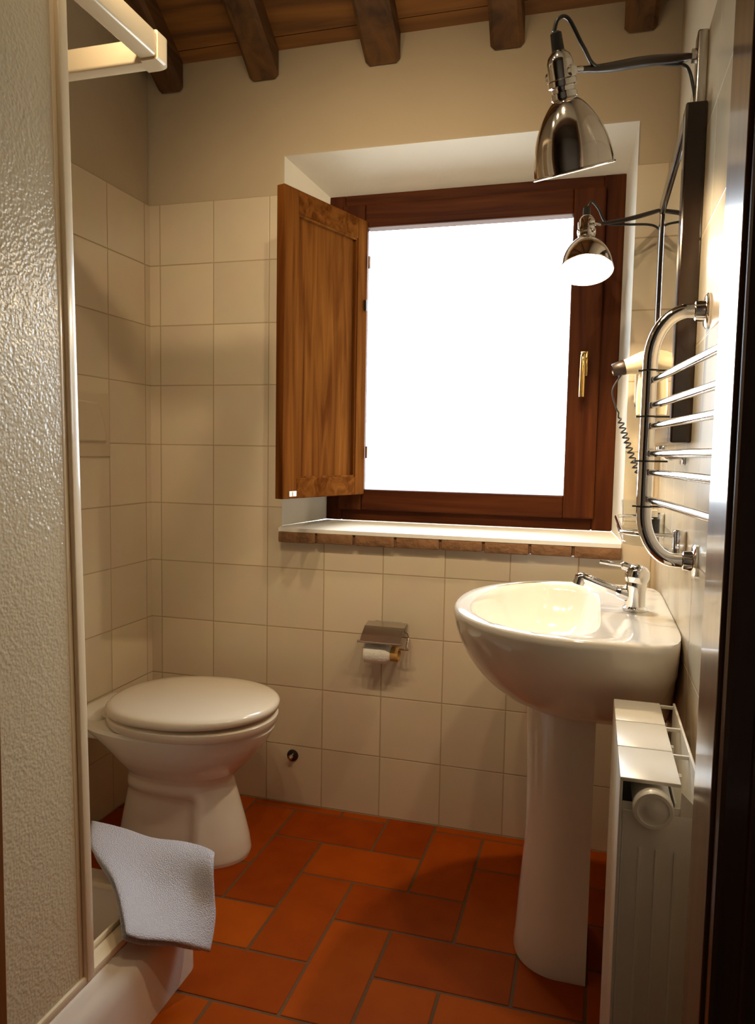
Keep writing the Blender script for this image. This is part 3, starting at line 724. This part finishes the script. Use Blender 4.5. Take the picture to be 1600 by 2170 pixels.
for y in (y0+.006, y1-.006):
    bm = B(); box(bm, (W-.024, y-.011, .972), (W, y+.011, 1.046), 0, .004, 3); box(bm, (W-.060, y-.008, 1.000), (W-.02, y+.008, 1.0095), 0, .003); obj('bracket', bm, 'chrome', shf, 40)
bm = B(); tube(bm, [(W-.035, y0+.01, .988), (W-.035, y1-.01, .988)], .0045, 10); obj('towel_bar', bm, 'chrome', shf, 50)
tmb = thing('glass_tumbler', 'clear glass tumbler standing at the far end of the glass shelf', 'tumbler', (1.575, -.30, 1.0165))
bm = B(); lathe(bm, [(0, 0), (0, .026), (.062, .031), (.062, .029), (.006, .0245), (.006, 0)], (1.572, -.30, 1.0170), (0, 0, 1), 32, cap=False); obj('cup', bm, 'glass', tmb, 40)
btl = thing('toiletry_bottle', 'tiny dark toiletry bottle with white cap on the glass shelf', 'bottle', (1.60, -.52, 1.0165))
bm = B(); lathe(bm, [(0, .0005), (0, .012), (.034, .012), (.038, .006)], (1.603, -.52, 1.0170), (0, 0, 1), 20); obj('bottle_body', bm, 'black', btl, 40)
bm = B(); lathe(bm, [(.0382, .0075), (.053, .007), (.054, .005)], (1.603, -.52, 1.0170), (0, 0, 1), 16); obj('cap', bm, 'seat_plastic', btl, 40, label='white cap')

# ------------------------------------------------------------------ hair dryer on the back wall next to the window
hd = thing('hair_dryer', 'ivory wall hair dryer with coiled black cord, between window and mirror', 'hair dryer', (1.60, 0, 1.40))
bm = B(); box(bm, (1.572, -.045, 1.335), (1.640, -.001, 1.425), 0, .008, 3); obj('wall_holder', bm, 'dryer', hd, 40)
bm = B(); box(bm, (1.575, -.046, 1.330), (1.622, -.004, 1.3345), 0, .001); obj('holder_foot', bm, 'black', hd, label='black lower edge of the holder')
bm = B(); ax = Vector((-.96, -.08, -.24)).normalized(); o0 = Vector((1.600, -.075, 1.447))
lathe(bm, [(-.030, .012), (-.026, .024), (-.012, .030), (.010, .031), (.030, .027), (.050, .022), (.060, .0205)], o0, ax, 32); db = obj('dryer_body', bm, 'dryer', hd, 50)
bm = B(); lathe(bm, [(.0602, .0205), (.066, .021), (.092, .017), (.094, .015), (.070, .012)], o0, ax, 28); obj('nozzle', bm, 'dark_metal', db, 45, label='dark nozzle')
bm = B(); hpx = o0 + Vector((-.006, 0, -.024)); tube(bm, smooth_path([hpx, hpx+Vector((-.004, 0, -.04)), hpx+Vector((-.006, .0, -.085)), hpx+Vector((-.004, 0, -.12))]), .0135, 18); obj('handle', bm, 'dryer', hd, 50)
bm = B(); st_ = hpx+Vector((-.004, 0, -.12)); cp = [Vector((1.510, -.078, 1.425)), Vector((1.512, -.085, 1.37)), Vector((1.522, -.085, 1.325)), Vector((1.532, -.085, 1.305))]
cp = smooth_path([o0+ax*.066+Vector((0, 0, -.016))]+cp[1:], 6)
coil = []; c0, c1 = Vector((1.530, -.085, 1.30)), Vector((1.590, -.070, 1.135)); dd = (c1-c0).normalized(); uu, ww = frame_of(dd); turns = 12; per = 12
for k in range(turns*per+1):
    t = k/(turns*per); rr_ = .0075*min(1, t*8, (1-t)*8+.15); q = 2*PI*k/per; coil.append(c0.lerp(c1, t)+(uu*math.cos(q)+ww*math.sin(q))*rr_)
tube(bm, cp[:-1]+coil+smooth_path([c1, c1+Vector((.01, .01, -.03)), (1.612, -.012, 1.13), (1.606, -.003, 1.20), (1.606, -.003, 1.33)], 5)[1:], .0022, 7); obj('coiled_cord', bm, 'black', hd, 60, label='black coiled cord')

# ------------------------------------------------------------------ radiator
ra = thing('radiator', 'cream aluminium column radiator on the right wall below the towel rail', 'radiator', (1.58, -1.04, .06))
RZ = .742; rx0 = 1.522; rx1 = 1.602; rb = 1.628; ys = [-.852, -.968, -1.085, -1.205]
for k in range(3):
    ya, yb = ys[k]-.0012, ys[k+1]+.0012
    bm = B()
    # front plate bent over the top, rounded shoulder, pierced back grille
    yc = (ya+yb)/2
    box(bm, (rx0, yb, RZ-.006), (rx1, ya, RZ), 0, .002)            # top plate
    box(bm, (rx0, yb, .075), (rx0+.004, ya, RZ-.004), 0, .001)      # front skin
    for yy in (ya-.0022, yb+.0022): box(bm, (rx0+.004, yy-.0018, .10), (rb-.012, yy+.0018, RZ-.035), 0, .0008)
    for xx in (rx0+.026, rx0+.050, rx0+.074): box(bm, (xx-.001, yb+.004, .10), (xx+.001, ya-.004, RZ-.03), 0)
    box(bm, (rx1, ya-.007, RZ-.008), (rb, ya-.002, RZ-.002), 0, .001)
    box(bm, (rb-.004, yb-.0011, .08), (rb, ya+.0011, RZ+.002), 0, .001)
    lathe(bm, [(0, .026), (ya-yb, .026)], (1.566, yb, RZ-.036), (0, 1, 0), 24)
    lathe(bm, [(0, .026), (ya-yb, .026)], ((rx0+rx1)/2+.018, yb, .14), (0, 1, 0), 24)
    box(bm, (1.566, yb+.02, .12), (1.592, ya-.02, RZ-.05), 0, .01, 3)
    obj('radiator_section', bm, 'alum', ra, 35)
bm = B(); yb = ys[-1]
# near end cheek with vertical ribs
box(bm, (rx0+.006, yb-.002, .10), (rb-.006, yb+.001, RZ-.045), 0, .0008)
prism(bm, [(rx0+.006, RZ-.046), (rx0+.040, RZ-.080), (rb-.006, RZ-.080), (rb-.006, RZ-.03), (rb-.026, RZ-.01), (rb-.026, RZ-.046)], 1, yb-.001, yb+.0005)
for xx in (rx0+.030, rx0+.052, rx0+.076): box(bm, (xx-.0022, yb-.0045, .11), (xx+.0022, yb-.0018, RZ-.095), 0, .001)
obj('end_cheek', bm, 'alum', ra, 35)
bm = B(); c_ = (1.566, yb-.001, RZ-.036)
lathe(bm, [(0, .027), (.012, .027), (.015, .025), (.015, .021), (.0125, .020), (.0125, .012), (.014, .010), (.014, .001)], c_, (0, -1, 0), 36); obj('end_plug', bm, 'alum', ra, 40, label='round screw plug on the near end')
for yy in (-.88, -1.17):
    bm = B(); tube(bm, [(rb, yy, .60), (W, yy, .60)], .006, 10); obj('wall_bracket', bm, 'steel', ra, 40)
bm = B(); tube(bm, smooth_path([(1.580, -.848, .14), (1.580, -.80, .14), (1.584, -.785, .14), (1.60, -.78, .14), (W-.002, -.78, .14)]), .009, 12); obj('supply_pipe', bm, 'steel', ra, 50)

# ------------------------------------------------------------------ ceiling spot bar above the doorway (just outside the frame; lights the room)
cb = thing('spot_bar', 'three-spot light bar fixed to the front wall above the door', 'light', (.95, YF, 2.30))
bm = B(); box(bm, (.60, YF+.001, 2.285), (1.30, YF+.022, 2.315), 0, .005); obj('bar', bm, 'steel', cb)
spots = []
for i, x in enumerate((.68, .95, 1.22)):
    c = Vector((x, YF+.075, 2.27)); dv = Vector(((.74-x)*.25, .87, -.50)).normalized()
    bm = B(); lathe(bm, [(-.05, .012), (-.045, .022), (-.01, .030), (.016, .034)], c, dv, 24, cap=False); lathe(bm, [(-.05, .0001), (-.05, .012)], c, dv, 24, cap=False); tube(bm, [(x, YF+.02, 2.30), c-dv*.045], .006, 10); sp = obj('spot_head', bm, 'steel', cb, 40)
    bm = B(); lathe(bm, [(-.02, .006), (0, .020), (.010, .022), (.016, .018), (.018, .001)], c, dv, 24); obj('spot_bulb', bm, mat('spot bulb', (1, .9, .7), .4, emis=(1, .80, .52), estr=SPOT_E) if i == 0 else bpy.data.materials['spot bulb'], sp, 60)
    spots.append((c+dv*.022, dv))

# ------------------------------------------------------------------ lights
def spot(name, loc, dv, power, size, blend, rad, col=(1, .78, .50)):
    l = bpy.data.lights.new(name, 'SPOT'); l.energy = power; l.spot_size = math.radians(size); l.spot_blend = blend; l.shadow_soft_size = rad; l.color = col
    o = bpy.data.objects.new(name, l); COL.objects.link(o); o.location = loc; o.rotation_euler = Vector(dv).to_track_quat('-Z', 'Y').to_euler(); return o
for c, dv in spots: spot('spot_light', c, dv, SPOT_P, 92, 1.0, .02)
spot('lamp_light', bc1+a1*.030, a1, LAMP_P, 165, .5, .02)
spot('lamp_light', bc2+a2*.030, a2, LAMP_P*2.3, 165, .5, .02)
w = bpy.data.worlds.new('overcast sky'); sc.world = w; w.use_nodes = True
nt = w.node_tree; bg = nt.nodes['Background']
tc = node(nt, 'ShaderNodeTexCoord'); spx = node(nt, 'ShaderNodeSeparateXYZ'); nt.links.new(tc.outputs['Generated'], spx.inputs[0])
cr = node(nt, 'ShaderNodeValToRGB'); cr.color_ramp.elements[0].position = .42; cr.color_ramp.elements[0].color = (.52, .56, .54, 1); cr.color_ramp.elements[1].position = .52; cr.color_ramp.elements[1].color = (.80, .90, 1, 1)
mr = node(nt, 'ShaderNodeMapRange'); mr.inputs[1].default_value = -1; mr.inputs[2].default_value = 1
nt.links.new(spx.outputs[2], mr.inputs[0]); nt.links.new(mr.outputs[0], cr.inputs[0]); nt.links.new(cr.outputs[0], bg.inputs[0]); bg.inputs[1].default_value = SKY
pt = bpy.data.lights.new('window_portal', 'AREA'); pt.shape = 'RECTANGLE'; pt.size = GX1-GX0; pt.size_y = GZ1-GZ0; pt.cycles.is_portal = True
po = bpy.data.objects.new('window_portal', pt); COL.objects.link(po); po.location = ((GX0+GX1)/2, FY+.10, (GZ0+GZ1)/2); po.rotation_euler = (-PI/2, 0, 0)
po.rotation_euler = Vector((0, -1, 0)).to_track_quat('-Z', 'Y').to_euler()

# ------------------------------------------------------------------ camera
cam = bpy.data.cameras.new('camera'); co = bpy.data.objects.new('camera', cam); COL.objects.link(co); sc.camera = co
yaw, pitch, roll = .27972, .07983, .01780
cy, sy, cp_, sp2 = math.cos(yaw), math.sin(yaw), math.cos(pitch), math.sin(pitch)
f = Vector((-sy*cp_, cy*cp_, -sp2)); r = Vector((cy, sy, 0)); u = r.cross(f)
r2 = r*math.cos(roll)+u*math.sin(roll); u2 = u*math.cos(roll)-r*math.sin(roll)
co.matrix_world = Matrix.Translation((1.46899, -2.26842, 1.18664)) @ Matrix((r2, u2, -f)).transposed().to_4x4()
cam.sensor_fit = 'VERTICAL'; cam.sensor_height = 24; cam.lens = 1582.0/2170*24; cam.clip_start = .02
sc.view_settings.view_transform = 'Standard'; sc.view_settings.look = 'None'; sc.view_settings.gamma = 1; sc.view_settings.use_curve_mapping = False
sc.view_settings.exposure = EXPO
try:
    sc.cycles.use_denoising = True; sc.cycles.max_bounces = 10; sc.cycles.diffuse_bounces = 5; sc.cycles.sample_clamp_indirect = 6; sc.cycles.caustics_reflective = False; sc.cycles.caustics_refractive = False
except Exception: pass
